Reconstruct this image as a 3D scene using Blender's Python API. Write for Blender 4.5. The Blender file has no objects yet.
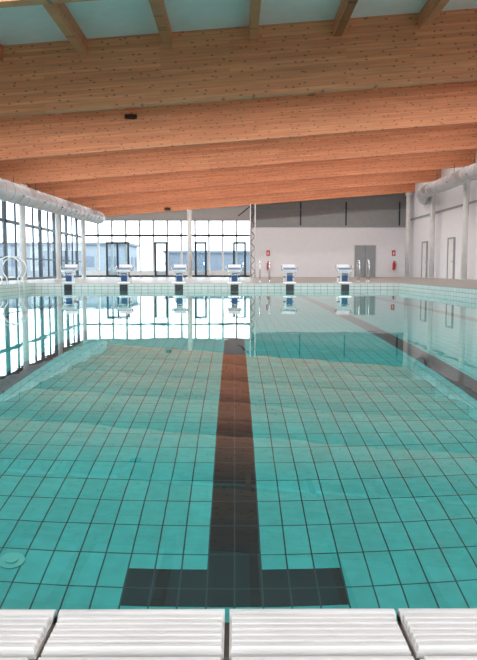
import bpy, math, random
from mathutils import Vector, Matrix
random.seed(4)
S=bpy.context.scene
S.view_settings.view_transform='Standard'
S.view_settings.look='None'
S.view_settings.exposure=0.0

def lin(c):
    return tuple(((v/255)/12.92 if v/255<=0.04045 else ((v/255+0.055)/1.055)**2.4) for v in c)+(1,)

# ---------------------------------------------------------------- materials
def newmat(name):
    m=bpy.data.materials.new(name); m.use_nodes=True
    nt=m.node_tree; b=nt.nodes['Principled BSDF']
    return m,nt,b
def plain(name,rgb,rough=0.5,metal=0.0,var=0.06,scale=3.0,spec=0.5):
    m,nt,b=newmat(name)
    tc=nt.nodes.new('ShaderNodeTexCoord'); n=nt.nodes.new('ShaderNodeTexNoise')
    n.inputs['Scale'].default_value=scale; n.inputs['Detail'].default_value=4
    nt.links.new(tc.outputs['Object'],n.inputs['Vector'])
    r=nt.nodes.new('ShaderNodeValToRGB')
    c=lin(rgb)
    r.color_ramp.elements[0].position=.3; r.color_ramp.elements[1].position=.7
    r.color_ramp.elements[0].color=tuple(v*(1-var) for v in c[:3])+(1,)
    r.color_ramp.elements[1].color=tuple(min(1,v*(1+var)) for v in c[:3])+(1,)
    nt.links.new(n.outputs['Fac'],r.inputs['Fac']); nt.links.new(r.outputs['Color'],b.inputs['Base Color'])
    b.inputs['Roughness'].default_value=rough; b.inputs['Metallic'].default_value=metal
    b.inputs['Specular IOR Level'].default_value=spec
    return m
def tile(name,c1,c2,mortar,bw,rh,ms,axes='XY',rough=.35,spec=.5,offset=0.0,blotch=0.0):
    m,nt,b=newmat(name)
    tc=nt.nodes.new('ShaderNodeTexCoord'); sp=nt.nodes.new('ShaderNodeSeparateXYZ'); cb=nt.nodes.new('ShaderNodeCombineXYZ')
    nt.links.new(tc.outputs['Object'],sp.inputs[0])
    nt.links.new(sp.outputs[axes[0]],cb.inputs[0]); nt.links.new(sp.outputs[axes[1]],cb.inputs[1])
    k=nt.nodes.new('ShaderNodeTexBrick'); k.offset=offset; k.squash=1.0
    k.inputs['Scale'].default_value=1; k.inputs['Brick Width'].default_value=bw; k.inputs['Row Height'].default_value=rh
    k.inputs['Mortar Size'].default_value=ms; k.inputs['Mortar Smooth'].default_value=.1
    k.inputs['Color1'].default_value=lin(c1); k.inputs['Color2'].default_value=lin(c2); k.inputs['Mortar'].default_value=lin(mortar)
    nt.links.new(cb.outputs[0],k.inputs['Vector'])
    out=k.outputs['Color']
    if blotch>0:
        for sc,am in ((.45,blotch),(14,blotch*.8)):
            n=nt.nodes.new('ShaderNodeTexNoise'); n.inputs['Scale'].default_value=sc; n.inputs['Detail'].default_value=5
            nt.links.new(tc.outputs['Object'],n.inputs['Vector'])
            mr=nt.nodes.new('ShaderNodeMapRange'); mr.inputs[1].default_value=.3; mr.inputs[2].default_value=.7
            mr.inputs[3].default_value=1-am; mr.inputs[4].default_value=1+am
            nt.links.new(n.outputs['Fac'],mr.inputs[0])
            vm=nt.nodes.new('ShaderNodeVectorMath'); vm.operation='SCALE'
            nt.links.new(out,vm.inputs[0]); nt.links.new(mr.outputs[0],vm.inputs['Scale']); out=vm.outputs[0]
    nt.links.new(out,b.inputs['Base Color'])
    b.inputs['Roughness'].default_value=rough; b.inputs['Specular IOR Level'].default_value=spec
    return m

def wood(name,axes='XZ',dark=1.0):
    m,nt,b=newmat(name); L=nt.links
    tc=nt.nodes.new('ShaderNodeTexCoord'); sp=nt.nodes.new('ShaderNodeSeparateXYZ'); cb=nt.nodes.new('ShaderNodeCombineXYZ')
    L.new(tc.outputs['Object'],sp.inputs[0]); L.new(sp.outputs[axes[0]],cb.inputs[0]); 
    if axes=='XZ':
        ml=nt.nodes.new('ShaderNodeMath'); ml.operation='MULTIPLY_ADD'; ml.inputs[1].default_value=-0.078
        L.new(sp.outputs['X'],ml.inputs[0]); L.new(sp.outputs['Z'],ml.inputs[2]); L.new(ml.outputs[0],cb.inputs[1])
    else: L.new(sp.outputs[axes[1]],cb.inputs[1])
    oi=nt.nodes.new('ShaderNodeObjectInfo'); L.new(sp.outputs['Y' if axes=='XZ' else 'X'],cb.inputs[2])
    ad=nt.nodes.new('ShaderNodeVectorMath'); ad.operation='ADD'
    rv=nt.nodes.new('ShaderNodeCombineXYZ'); mm=nt.nodes.new('ShaderNodeMath'); mm.operation='MULTIPLY'; mm.inputs[1].default_value=37
    L.new(oi.outputs['Random'],mm.inputs[0]); L.new(mm.outputs[0],rv.inputs[0])
    L.new(cb.outputs[0],ad.inputs[0]); L.new(rv.outputs[0],ad.inputs[1])
    k=nt.nodes.new('ShaderNodeTexBrick'); k.offset=.37; k.inputs['Scale'].default_value=1
    k.inputs['Brick Width'].default_value=4.7; k.inputs['Row Height'].default_value=.086; k.inputs['Mortar Size'].default_value=.0018
    k.inputs['Color1'].default_value=lin((240,160,116)); k.inputs['Color2'].default_value=lin((224,140,98)); k.inputs['Mortar'].default_value=lin((170,98,62))
    L.new(ad.outputs[0],k.inputs['Vector'])
    mp=nt.nodes.new('ShaderNodeMapping'); mp.inputs['Scale'].default_value=(.45,11,0)
    L.new(ad.outputs[0],mp.inputs['Vector'])
    n=nt.nodes.new('ShaderNodeTexNoise'); n.inputs['Scale'].default_value=1.0; n.inputs['Detail'].default_value=7; n.inputs['Roughness'].default_value=.7
    L.new(mp.outputs[0],n.inputs['Vector'])
    mr=nt.nodes.new('ShaderNodeMapRange'); mr.inputs[1].default_value=.28; mr.inputs[2].default_value=.72; mr.inputs[3].default_value=.7; mr.inputs[4].default_value=1.2
    L.new(n.outputs['Fac'],mr.inputs[0])
    mp2=nt.nodes.new('ShaderNodeMapping'); mp2.inputs['Scale'].default_value=(1.0,1.9,0.0)
    L.new(ad.outputs[0],mp2.inputs['Vector'])
    v=nt.nodes.new('ShaderNodeTexVoronoi'); v.voronoi_dimensions='2D'; v.inputs['Scale'].default_value=2.6
    L.new(mp2.outputs[0],v.inputs['Vector'])
    kr=nt.nodes.new('ShaderNodeMapRange'); kr.inputs[1].default_value=.05; kr.inputs[2].default_value=.13; kr.inputs[3].default_value=.42; kr.inputs[4].default_value=1
    L.new(v.outputs['Distance'],kr.inputs[0])
    m1=nt.nodes.new('ShaderNodeMath'); m1.operation='MULTIPLY'; L.new(mr.outputs[0],m1.inputs[0]); L.new(kr.outputs[0],m1.inputs[1])
    m2=nt.nodes.new('ShaderNodeMath'); m2.operation='MULTIPLY'; L.new(m1.outputs[0],m2.inputs[0]); m2.inputs[1].default_value=dark
    vm=nt.nodes.new('ShaderNodeVectorMath'); vm.operation='SCALE'; L.new(k.outputs['Color'],vm.inputs[0]); L.new(m2.outputs[0],vm.inputs['Scale'])
    L.new(vm.outputs[0],b.inputs['Base Color']); b.inputs['Roughness'].default_value=.55
    return m

M={}
M['beam']=wood('glulam_wood','XZ')
M['purlin']=wood('purlin_wood','YZ',.95)
M['roof']=plain('roof_panel',(244,234,234),.6,var=.03)
M['white']=plain('white_paint',(242,243,246),.5,var=.02)
M['wallgrey']=plain('grey_cladding',(158,160,160),.5)
M['wallbrown']=plain('timber_cladding',(140,104,80),.6)
M['dark']=plain('dark_aluminium',(48,56,66),.4,metal=.1)
M['doorgrey']=plain('door_grey',(158,164,168),.5)
M['steelw']=plain('painted_steel',(228,230,228),.4)
M['galv']=plain('galvanised_duct',(206,210,214),.35,metal=.3,scale=8)
M['chrome']=plain('stainless_steel',(225,228,230),.2,metal=.8)
M['red']=plain('red_paint',(200,30,25),.4)
M['blue']=plain('blue_plastic',(40,84,140),.4)
M['bwhite']=plain('block_fibreglass',(240,242,242),.35)
M['black']=plain('black_rubber',(20,20,22),.6)
M['floor_tile']=tile('pool_floor_tile',(76,206,202),(66,194,190),(16,76,82),.125,.25,.0040,'XY',blotch=.10)
M['lane_tile']=tile('lane_line_tile',(6,28,42),(5,22,34),(56,82,88),.125,.25,.004,'XY')
M['wx']=tile('pool_end_tile',(236,240,236),(228,234,230),(120,134,132),.25,.125,.006,'XZ')
M['wy']=tile('pool_side_tile',(220,230,226),(206,220,216),(110,130,128),.25,.125,.006,'YZ')
M['deck']=tile('deck_tile',(152,144,136),(140,132,124),(102,98,92),.3,.3,.008,'XY',blotch=.06)
M['coping']=plain('glazed_coping',(222,218,214),.45,var=.04,scale=14)
M['grout']=plain('grout',(104,94,86),.8)
M['target']=tile('target_tile',(14,18,30),(10,12,22),(50,56,62),.125,.125,.004,'XZ')
M['grass']=plain('outside_ground',(124,130,118),.9,var=.15,scale=.3)
M['bld']=plain('outside_building',(146,154,164),.8)
M['bld2']=plain('outside_cladding',(116,126,140),.8)
M['leaf']=plain('foliage',(70,88,68),.9,var=.4,scale=2)
M['inlet']=plain('inlet_plastic',(110,214,204),.4)

m,nt,b=newmat('window_glass'); nt.nodes.remove(b)
o=nt.nodes['Material Output']; t=nt.nodes.new('ShaderNodeBsdfTransparent'); g=nt.nodes.new('ShaderNodeBsdfGlossy'); mx=nt.nodes.new('ShaderNodeMixShader'); f=nt.nodes.new('ShaderNodeLayerWeight')
t.inputs[0].default_value=(.80,.87,.90,1); g.inputs['Roughness'].default_value=.02; f.inputs[0].default_value=.12
nt.links.new(f.outputs[0],mx.inputs[0]); nt.links.new(t.outputs[0],mx.inputs[1]); nt.links.new(g.outputs[0],mx.inputs[2]); nt.links.new(mx.outputs[0],o.inputs[0])
M['glass']=m
m,nt,b=newmat('pool_water'); nt.nodes.remove(b)
o=nt.nodes['Material Output']; g=nt.nodes.new('ShaderNodeBsdfGlass'); g.inputs['IOR'].default_value=1.333; g.inputs['Roughness'].default_value=0.0
g.inputs['Color'].default_value=(.93,1,.99,1)
tc=nt.nodes.new('ShaderNodeTexCoord'); n=nt.nodes.new('ShaderNodeTexNoise'); n.inputs['Scale'].default_value=1.6; n.inputs['Detail'].default_value=3
bp=nt.nodes.new('ShaderNodeBump'); bp.inputs['Strength'].default_value=1; bp.inputs['Distance'].default_value=.0009
nt.links.new(tc.outputs['Object'],n.inputs['Vector']); nt.links.new(n.outputs['Fac'],bp.inputs['Height']); nt.links.new(bp.outputs[0],g.inputs['Normal'])
nt.links.new(g.outputs[0],o.inputs[0]); M['water']=m

# ---------------------------------------------------------------- mesh builder
class B:
    def __init__(s,name): s.name=name; s.v=[]; s.f=[]; s.mi=[]; s.sm=[]; s.mats=[]
    def m(s,k):
        if k not in s.mats: s.mats.append(k)
        return s.mats.index(k)
    def hexa(s,p,k):
        i=len(s.v); s.v+= [tuple(q) for q in p]
        for f in [(0,3,2,1),(4,5,6,7),(0,1,5,4),(1,2,6,5),(2,3,7,6),(3,0,4,7)]:
            s.f.append(tuple(i+j for j in f)); s.mi.append(s.m(k)); s.sm.append(False)
    def box(s,x0,x1,y0,y1,z0,z1,k,slope=0,slope_b=None):
        sb=slope if slope_b is None else slope_b
        s.hexa([(x0,y0,z0+sb*x0),(x1,y0,z0+sb*x1),(x1,y1,z0+sb*x1),(x0,y1,z0+sb*x0),
                (x0,y0,z1+slope*x0),(x1,y0,z1+slope*x1),(x1,y1,z1+slope*x1),(x0,y1,z1+slope*x0)],k)
    def quad(s,p,k):
        i=len(s.v); s.v+=[tuple(q) for q in p]; s.f.append((i,i+1,i+2,i+3)); s.mi.append(s.m(k)); s.sm.append(False)
    def tube(s,pts,r,k,n=14,cap=True,rs=None):
        pts=[Vector(p) for p in pts]; base=len(s.v); u=None
        for i,p in enumerate(pts):
            d=(pts[min(i+1,len(pts)-1)]-pts[max(i-1,0)]).normalized()
            if u is None:
                a=Vector((0,0,1)) if abs(d.z)<.9 else Vector((1,0,0)); u=d.cross(a).normalized()
            else: u=(u-d*u.dot(d)).normalized()
            w=d.cross(u); rr=rs[i] if rs else r
            for j in range(n):
                t=2*math.pi*j/n; s.v.append(tuple(p+(u*math.cos(t)+w*math.sin(t))*rr))
        for i in range(len(pts)-1):
            for j in range(n):
                a=base+i*n+j; b_=base+i*n+(j+1)%n
                s.f.append((a,b_,b_+n,a+n)); s.mi.append(s.m(k)); s.sm.append(True)
        if cap:
            s.f.append(tuple(base+j for j in range(n))[::-1]); s.mi.append(s.m(k)); s.sm.append(False)
            e=base+(len(pts)-1)*n; s.f.append(tuple(e+j for j in range(n))); s.mi.append(s.m(k)); s.sm.append(False)
    def done(s,loc=(0,0,0),rotz=0,bevel=0):
        me=bpy.data.meshes.new(s.name); me.from_pydata(s.v,[],s.f)
        for k in s.mats: me.materials.append(M[k])
        for p,mi,sm in zip(me.polygons,s.mi,s.sm): p.material_index=mi; p.use_smooth=sm
        me.update(); o=bpy.data.objects.new(s.name,me); S.collection.objects.link(o); o.location=loc; o.rotation_euler[2]=rotz
        return o

PXL,PXR=-7.6,6.2; PY0,PY1=.985,25.985; DZ=.24; FZ=-1.58
XL,XR=-10.8,12.4; YF=50.0; YN=-6.0; SL=.078
LANES=[2.083*i for i in (-3,-2,-1,0,1,2)]

# ---------------------------------------------------------------- pool basin
p=B('swimming_pool_basin')
p.box(PXL-.2,PXR+.2,PY0-.2,PY1+.2,FZ-.2,FZ,'floor_tile')
p.box(PXL-.2,PXL,PY0-.2,PY1+.2,FZ,DZ-.036,'wy'); p.box(PXR,PXR+.2,PY0-.2,PY1+.2,FZ,DZ-.036,'wy')
p.box(PXL,PXR,PY0-.2,PY0,FZ,DZ-.036,'wx'); p.box(PXL,PXR,PY1,PY1+.2,FZ,DZ-.036,'wx')
for x in LANES:
    p.box(x-.125,x+.125,PY0+1.9,PY1-1.9,FZ,FZ+.002,'lane_tile')
    p.box(x-.5,x-.125,PY0+1.9,PY0+2.15,FZ,FZ+.002,'lane_tile'); p.box(x+.125,x+.5,PY0+1.9,PY0+2.15,FZ,FZ+.002,'lane_tile')
    p.box(x-.5,x-.125,PY1-2.15,PY1-1.9,FZ,FZ+.002,'lane_tile'); p.box(x+.125,x+.5,PY1-2.15,PY1-1.9,FZ,FZ+.002,'lane_tile')
    p.box(x-.15,x+.15,PY1-.006,PY1,-1.2,DZ-.04,'target')
for (x,y) in [(-1.05,3.15),(1.05,8),(-1.05,8),(1.05,14),(-1.05,14),(3.1,8),(-3.1,8),(3.1,14),(-3.1,14)]:
    p.tube([(x,y,FZ),(x,y,FZ+.01)],.06,'inlet',24); p.tube([(x,y,FZ+.01),(x,y,FZ+.02)],.03,'inlet',20)
p.done()
w=B('pool_water_surface'); w.quad([(PXL,PY0,0),(PXR,PY0,0),(PXR,PY1,0),(PXL,PY1,0)],'water'); w.done()

# ---------------------------------------------------------------- deck floor
d=B('floor')
d.box(XL,PXL-.2,YN,YF,DZ-.3,DZ,'deck'); d.box(PXR+.2,XR,YN,YF,DZ-.3,DZ,'deck')
d.box(PXL-.2,PXR+.2,PY1+.2,YF,DZ-.3,DZ,'deck'); d.box(PXL-.2,PXR+.2,YN,PY0-.43,DZ-.3,DZ,'deck')
d.done()
c=B('pool_edge_coping')
c.box(PXL-.2,PXL+.005,PY0+.02,PY1+.2,DZ-.035,DZ+.012,'wy'); c.box(PXR-.005,PXR+.2,PY0+.02,PY1+.2,DZ-.035,DZ+.012,'wy')
c.box(PXL+.02,PXR-.02,PY1-.005,PY1+.2,DZ-.035,DZ+.012,'coping')
c.done()
c=B('grooved_poolside_tiles')
c.box(PXL,PXR,PY0-.43,PY0-.012,DZ-.034,DZ-.016,'grout')
tw=.25; gap=.007; gy=.014; td=.110
rows=[PY0+.003-td*(i+1)-gy*i for i in range(3)]
for r,y0 in enumerate(rows):
    xi=-28
    while xi<25:
        x0=xi*tw-.011+gap/2; x1=x0+tw-gap; xi+=1
        c.box(x0,x1,y0,y0+td,DZ-.03,DZ-.009,'coping')
        if r==0:
            c.tube([(x0,y0+td-.012,DZ-.012),(x1,y0+td-.012,DZ-.012)],.0135,'coping',12)
            ys=[y0+.001+j*.0152 for j in range(6)]
        else: ys=[y0+.001+j*.0152 for j in range(7)]
        for y in ys: c.hexa([(x0+.002,y,DZ-.009),(x1-.002,y,DZ-.009),(x1-.002,y+.0105,DZ-.009),(x0+.002,y+.0105,DZ-.009),
                             (x0+.004,y+.0015,DZ),(x1-.004,y+.0015,DZ),(x1-.004,y+.009,DZ),(x0+.004,y+.009,DZ)],'coping')
c.done()

# ---------------------------------------------------------------- roof
BB=5.12; BT=6.84
YBS=(-1,5,11,18,24,30,36,42,48)
for yb in YBS:
    g=B('glulam_beam')
    g.box(XL,XR,yb-.0,yb+.24,BB,BT,'beam',slope=SL)
    g.done()
pu=B('roof_purlins')
for i in range(-5,6):
    x=.47+2.14*i
    if XL+.2<x<XR-.2:
        for ya,yb in zip(YBS[:-1],YBS[1:]):
            pu.box(x-.1,x+.1,ya+.24,yb,BT-.42+SL*x,BT+SL*x,'purlin')
pu.done()
r=B('ceiling')
def roofpan(x0,x1,y0,y1): r.box(x0,x1,y0,y1,BT,BT+.15,'roof',slope=SL)
roofpan(XL,XR,10.6,YF); roofpan(XL,XR,YN,6)
roofpan(XL,-8,6,10.6); roofpan(9,XR,6,10.6)  # gap left out of view so extra sky light enters
r.done()
sk=B('added_skylight')  # bars of an unseen roof opening, added to let daylight in
for (a,b_) in ((6,10.6),):
    for i in range(9):
        x=-8+17*i/8; sk.box(x-.03,x+.03,a,b_,BT+.0,BT+.12,'steelw',slope=SL)
sk.done()

# ---------------------------------------------------------------- far wall
fw=B('wall_far')
k=13.8
def X(px): return (px-234.5)/k
xw=1.15
fw.box(xw,XR,YF,YF+.2,DZ,3.85,'white')
fw.box(xw,XR,YF+.0,YF+.2,3.85,BT,'wallgrey',slope=SL,slope_b=0)
fw.box(XL,xw,YF,YF+.2,4.35,BT,'white',slope=SL,slope_b=0)
fw.box(xw,XR,YF-.05,YF,3.80,3.92,'doorgrey')
for px in (300,345,398): 
    fw.box(X(px)-.05,X(px)+.05,YF-.04,YF,3.9,5.6,'dark')
fw.box(xw,XR,YF-.04,YF,5.0,5.08,'doorgrey')
fw.done()
wn=B('window_1')
wn.box(XL,xw,YF,YF+.12,3.14,3.28,'dark'); wn.box(XL,xw,YF,YF+.12,DZ,DZ+.12,'dark'); wn.box(XL,xw,YF,YF+.12,4.25,4.36,'steelw')
for i in range(13):
    x=XL+(xw-XL)*i/12; wn.box(x-.07,x+.07,YF,YF+.12,DZ,4.25,'steelw')
    if i<12: wn.box(x+.07,x+(xw-XL)/12-.07,YF+.01,YF+.11,DZ+.12,DZ+.45,'steelw')
wn.quad([(XL,YF+.05,DZ+.1),(xw,YF+.05,DZ+.1),(xw,YF+.05,4.25),(XL,YF+.05,4.25)],'glass')
wn.done()
for a,b_ in ((107,130),(155,168),(195,207),(233,246)):
    dd=B('door_1' if a==107 else 'door_%d'%{155:2,195:3,233:4}[a])
    x0,x1=X(a),X(b_); z1=2.75; t=.14
    dd.box(x0,x0+t,YF-.06,YF-.001,DZ,z1,'dark'); dd.box(x1-t,x1,YF-.06,YF-.001,DZ,z1,'dark')
    dd.box(x0+t,x1-t,YF-.06,YF-.001,z1-t,z1,'dark'); dd.box(x0+t,x1-t,YF-.06,YF-.001,DZ,DZ+.14,'dark')
    if a==107: dd.box((x0+x1)/2-.07,(x0+x1)/2+.07,YF-.06,YF-.001,DZ+.14,z1-t,'dark')
    dd.box(x1-t-.1,x1-t-.02,YF-.11,YF-.06,1.1,1.3,'chrome')
    dd.quad([(x0+t,YF-.03,DZ+.14),(x1-t,YF-.03,DZ+.14),(x1-t,YF-.03,z1-t),(x0+t,YF-.03,z1-t)],'glass')
    dd.done()
dd=B('door_5')
x0,x1=X(354),X(375)
dd.box(x0,x1,YF-.03,YF-.001,DZ,2.5,'doorgrey'); 
dd.box(x0-.06,x0,YF-.05,YF-.001,DZ,2.56,'steelw'); dd.box(x1,x1+.06,YF-.05,YF-.001,DZ,2.56,'steelw'); dd.box(x0,x1,YF-.05,YF-.001,2.5,2.56,'steelw')
dd.box((x0+x1)/2-.01,(x0+x1)/2+.01,YF-.034,YF-.03,DZ,2.5,'dark'); dd.box((x0+x1)/2+.08,(x0+x1)/2+.22,YF-.08,YF-.03,1.25,1.29,'chrome')
dd.done()
def exting(x):
    e=B('fire_extinguisher'); y=YF-.14
    e.tube([(x,y,.75),(x,y,.78),(x,y,1.2),(x,y,1.27),(x,y,1.32)],.1,'red',16,rs=[.09,.1,.1,.07,.03])
    e.box(x-.03,x+.03,y-.03,y+.03,1.32,1.4,'black'); e.tube([(x,y,1.37),(x+.12,y,1.34),(x+.14,y,1.1),(x+.13,y,.95)],.014,'black',8)
    e.box(x-.05,x+.05,YF-.04,YF-.001,.9,1.1,'dark'); e.done()
    s_=B('fire_extinguisher_sign'); s_.box(x-.13,x+.13,YF-.01,YF-.001,1.75,2.15,'red'); 
    s_.box(x-.05,x+.02,YF-.013,YF-.01,1.82,2.0,'white'); s_.box(x-.03,x+.0,YF-.013,YF-.01,2.0,2.05,'white'); s_.box(x+.03,x+.06,YF-.013,YF-.01,1.9,2.04,'white')
    s_.done()
exting(X(268)); exting(X(393))

# ---------------------------------------------------------------- left wall glazing
lw=B('wall_left')
lw.box(XL-.2,XL,YN,YF,DZ,DZ+.12,'dark'); 
ztop=4.3
lw.box(XL-.2,XL,YN,YF,ztop,BT+SL*XL,'wallbrown')
lw.done()
wl=B('window_2')
wl.box(XL-.08,XL,YN,YF,2.98,3.14,'dark'); wl.box(XL-.08,XL,YN,YF,ztop-.08,ztop,'dark'); wl.box(XL-.08,XL,YN,YF,1.3,1.36,'dark')
y=YN
i=0
while y<=YF:
    big=(i%2==0)
    wl.box(XL-.08-.08*big,XL,y-.05-.06*big,y+.05+.06*big,DZ+.12,ztop,'dark'); y+=1.5; i+=1
wl.quad([(XL-.04,YN,DZ+.12),(XL-.04,YF,DZ+.12),(XL-.04,YF,ztop),(XL-.04,YN,ztop)],'glass')
wl.done()

# ---------------------------------------------------------------- right wall
rw=B('wall_right')
rw.box(XR,XR+.2,YN+0,14,DZ,.9,'white')
rw.box(XR,XR+.2,14,YF,DZ,BT+SL*XR,'white')
rw.box(XR,XR+.2,YN,14,5.6,BT+SL*XR,'white')
rw.box(XR-.08,XR,14,YF,4.2,4.30,'doorgrey')
rw.done()
wr=B('window_4')
y=YN
while y<=14:
    wr.box(XR,XR+.12,y-.05,y+.05,.9,5.6,'dark'); y+=2
wr.box(XR,XR+.12,YN,14,3.0,3.12,'dark'); wr.done()
for i,yy in enumerate((39.0,44.5)):
    dd=B('door_%d'%(6+i)); dd.box(XR-.06,XR-.001,yy,yy+1.0,DZ,2.5,'bwhite')
    dd.box(XR-.1,XR-.001,yy-.08,yy,DZ,2.58,'doorgrey'); dd.box(XR-.1,XR-.001,yy+1.0,yy+1.08,DZ,2.58,'doorgrey'); dd.box(XR-.1,XR-.001,yy,yy+1.,2.5,2.58,'doorgrey')
    dd.box(XR-.11,XR-.06,yy+.08,yy+.2,1.2,1.24,'chrome'); dd.done()
nw=B('window_5')
x=XL
while x<=XR:
    nw.box(x-.05,x+.05,YN-.12,YN,DZ,6.0,'dark'); x+=2.32
nw.box(XL,XR,YN-.12,YN,3.0,3.15,'dark'); nw.done()
nw=B('wall_near'); nw.box(XL,XR,YN-.2,YN,6.0,BT,'white',slope=SL); nw.box(XL,XR,YN-.2,YN,DZ-.3,DZ+.1,'dark'); nw.done()

# ---------------------------------------------------------------- columns
def column(x,y,r=.13,z1=None):
    c=B('steel_column'); z1=z1 or BB+SL*x
    c.tube([(x,y,DZ),(x,y,z1)],r,'steelw',20); c.box(x-.22,x+.22,y-.22,y+.22,DZ,DZ+.03,'steelw'); c.box(x-.18,x+.18,y-.12,y+.2,z1-.2,z1-.015,'steelw',slope=0)
    c.done()
for y in (5,11,18,24,30,36,42): column(-9.15,y+.12)
for y in (5,11,18,24,30,36,42,48): column(12.0,y+.12,.15)
column(-3.1,48.12,.16)
c=B('lattice_mast'); x,y=1.25,47.6; h=BB+SL*x
for sx in (-.16,.16):
    for sy in (-.16,.16): c.tube([(x+sx,y+sy,DZ),(x+sx,y+sy,h)],.035,'steelw',8)
z=DZ; s_=1
while z+.4<h:
    for sy in (-.16,.16): c.tube([(x-.16*s_,y+sy,z),(x+.16*s_,y+sy,z+.4)],.018,'dark',6)
    z+=.4; s_=-s_
c.tube([(x-1.0,y,h-.8),(x,y,h-.02)],.04,'dark',8)
c.done()

# ---------------------------------------------------------------- ducts
def duct(p0,p1,r,name='ventilation_duct',noz=None,hang=.5):
    c=B(name); p0=Vector(p0); p1=Vector(p1); L=(p1-p0).length
    c.tube([p0,p1],r,'galv',32)
    dirn=(p1-p0).normalized(); t=1.0
    while t<L:
        c.tube([p0+dirn*(t-.025),p0+dirn*(t+.025)],r*1.05,'galv',32); t+=1.0
    t=1.5; i=0
    while noz and t<L:
        q=p0+dirn*t
        if i%2==1:
            c.tube([q+Vector((noz*r*.9,0,-r*.25)),q+Vector((noz*r*1.12,0,-r*.3))],.04,'doorgrey',12)
            c.tube([q+Vector((0,0,r)),q+Vector((0,0,r+hang))],.012,'dark',6)
        t+=1.5; i+=1
    c.done()
duct((-8.5,6,3.30),(-8.5,43.8,4.00),.38,noz=1,hang=.3)
duct((11.3,12,5.35),(11.3,42,5.35),.36,noz=-1)
duct((11.3,42,5.35),(12.38,45.5,5.35),.36)

# ---------------------------------------------------------------- starting blocks
def block(x):
    e=B('starting_block')
    e.box(-.24,.24,.02,.62,0,.025,'chrome')
    e.hexa([(-.13,.12,.02),(.13,.12,.02),(.13,.45,.02),(-.13,.45,.02),(-.11,.16,.5),(.11,.16,.5),(.11,.42,.5),(-.11,.42,.5)],'bwhite')
    e.hexa([(-.26,-.02,.42),(.26,-.02,.42),(.26,.62,.5),(-.26,.62,.5),(-.26,-.02,.50),(.26,-.02,.50),(.26,.62,.58),(-.26,.62,.58)],'bwhite')
    e.hexa([(-.24,0,.502),(.24,0,.502),(.24,.6,.577),(-.24,.6,.577),(-.24,0,.512),(.24,0,.512),(.24,.6,.592),(-.24,.6,.592)],'blue')
    e.hexa([(-.24,.5,.58),(.24,.5,.58),(.24,.62,.585),(-.24,.62,.585),(-.24,.58,.70),(.24,.58,.70),(.24,.62,.70),(-.24,.62,.70)],'bwhite')
    e.box(-.11,.11,.10,.13,.06,.36,'blue')
    e.tube([(-.2,.02,.44),(-.2,-.07,.40),(-.2,-.07,.30),(.2,-.07,.30),(.2,-.07,.40),(.2,.02,.44)],.016,'chrome',10)
    for sx in (-1,1):
        e.tube([(sx*.29,.15,.46),(sx*.31,.15,.60),(sx*.31,.45,.64),(sx*.29,.45,.5)],.014,'chrome',10)
        e.tube([(sx*.26,.15,.47),(sx*.29,.15,.46)],.014,'chrome',8); e.tube([(sx*.26,.45,.5),(sx*.29,.45,.5)],.014,'chrome',8)
    e.box(-.2,.2,.5,.78,.2,.24,'blue'); e.box(-.2,-.16,.5,.78,0.0,.2,'bwhite'); e.box(.16,.2,.5,.78,0.0,.2,'bwhite')
    e.done((x,PY1+.02,DZ+.012))
for x in LANES: block(x)

# ---------------------------------------------------------------- ladders
def ladder(loc,rotz,rise=.95,r=.3):
    e=B('pool_ladder')
    for sx in (-.27,.27):
        prof=[(-.12,-1.0),(-.12,.1)]
        cy=-.12+r*.75; cz=rise-r
        a0=math.pi+.85
        prof+=[(cy+r*math.cos(a0-t),cz+r*math.sin(a0-t)) for t in [(math.pi+1.7)*i/22 for i in range(0,23)]]
        prof+=[(cy+r*.62,.0)]
        e.tube([(sx,a,b_) for a,b_ in prof],.024,'bwhite',12)
        e.tube([(sx,cy+r*.62,0),(sx,cy+r*.62,.02)],.05,'chrome',14)
    for z in (-.3,-.55,-.8): e.box(-.27,.27,-.17,-.08,z-.015,z+.015,'chrome')
    e.done(loc,rotz)
ladder((PXL,24.3,DZ+.012),math.pi/2,.95,.42)
def grab(x,y):
    e=B('handrail')
    for sx in (-.2,.2):
        pts=[(sx,0,0),(sx,0,.7)]+[(sx,.25-.25*math.cos(t),.7+.2*math.sin(t)) for t in [math.pi*i/10 for i in range(1,10)]]+[(sx,.5,.7),(sx,.5,0)]
        e.tube(pts,.025,'chrome',10); 
        for yy in (0,.5): e.tube([(sx,yy,0),(sx,yy,.015)],.05,'chrome',12)
    e.done((x,y,DZ))
grab(1.25,28.5); grab(5.35,28.5)

def flood(x,yb,z):
    e=B('floodlight')
    e.box(x-.02,x+.02,yb-.03,yb-.001,z-.1,z+.1,'black'); e.hexa([(x-.2,yb-.2,z-.09),(x+.2,yb-.2,z-.09),(x+.2,yb-.03,z-.1),(x-.2,yb-.03,z-.1),
        (x-.2,yb-.18,z+.02),(x+.2,yb-.18,z+.02),(x+.2,yb-.03,z+.06),(x-.2,yb-.03,z+.06)],'black'); e.done()
flood(-3.5,24,5.95); flood(-4.6,48,4.95)

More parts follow.
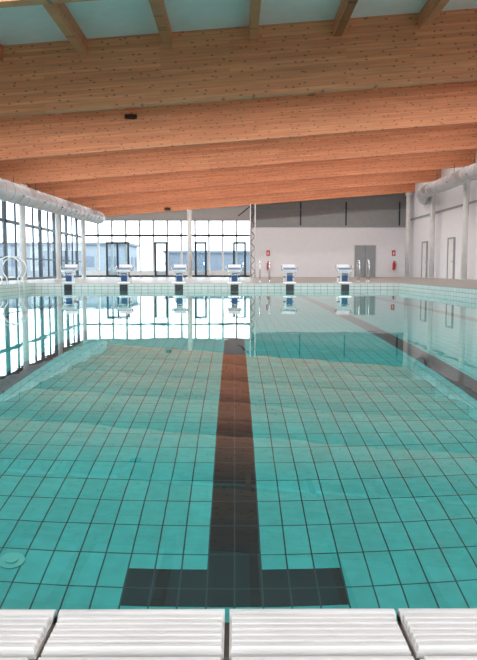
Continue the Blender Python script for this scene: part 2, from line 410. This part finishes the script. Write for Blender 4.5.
# ---------------------------------------------------------------- outside
g=B('outside_ground')
g.box(-120,XL-.2,-60,170,-.4,-.05,'grass'); g.box(XR+.2,120,-60,170,-.4,-.05,'grass'); g.box(XL-.2,XR+.2,YF+.2,170,-.4,-.05,'grass'); g.box(XL-.2,XR+.2,-60,YN-.2,-.4,-.05,'grass'); g.done()
def building(x0,x1,y0,y1,h,m1='bld'):
    e=B('distant_building'); e.box(x0,x1,y0,y1,-.05,h,m1); e.box(x0-.3,x1+.3,y0-.3,y1+.3,h,h+.3,'bld2')
    z=1.2
    while z+1.3<h:
        xx=x0+1
        while xx+1.6<x1:
            e.box(xx,xx+1.6,y0-.06,y0,z,z+1.3,'bld2'); xx+=3.2
        yy=y0+1
        while yy+1.6<y1:
            e.box(x1,x1+.06,yy,yy+1.6,z,z+1.3,'bld2'); yy+=3.2
        z+=3
    e.done()
building(-40,-14,90,100,4); building(-10,6,100,112,3.2,'bld2'); building(-60,-40,30,62,5); building(-58,-42,70,86,6,'bld2')
tr=B('distant_hedge'); 
for i in range(34):
    x=-30+random.uniform(-1,1); y=20+i*1.6; r=random.uniform(.6,1.0)
    tr.tube([(x,y,-.1),(x,y,r*.5),(x,y,r),(x,y,r*1.5),(x,y,r*1.8)],1,'leaf',9,rs=[r*.6,r,r*.95,r*.6,r*.15])
tr.done()

# ---------------------------------------------------------------- light
W=bpy.data.worlds.new('sky'); S.world=W; W.use_nodes=True
bg=W.node_tree.nodes['Background']; bg.inputs[0].default_value=(.88,.94,1,1); bg.inputs[1].default_value=4.9
def area(name,loc,sx,sy,e,rot=(0,0,0),col=(1,.98,.96)):
    l=bpy.data.lights.new(name,'AREA'); l.shape='RECTANGLE'; l.size=sx; l.size_y=sy; l.energy=e; l.color=col
    o=bpy.data.objects.new(name,l); S.collection.objects.link(o); o.location=loc; o.rotation_euler=rot
for yb in (21,27,33,39,45):
    area('fill_light',(0.8,yb,BT-.35+.06),20,.6,560,rot=(0,-math.atan(SL),0))  # added fill lamps, out of view between the beams, to brighten the hall

# ---------------------------------------------------------------- camera
cd=bpy.data.cameras.new('camera'); cam=bpy.data.objects.new('camera',cd); S.collection.objects.link(cam); S.camera=cam
cd.sensor_fit='VERTICAL'; cd.sensor_height=36; cd.sensor_width=36; cd.lens=690/660*36; cd.clip_end=400
cam.location=(0,0,.74); cam.rotation_euler=(math.radians(90-4.97),0,-4/690)
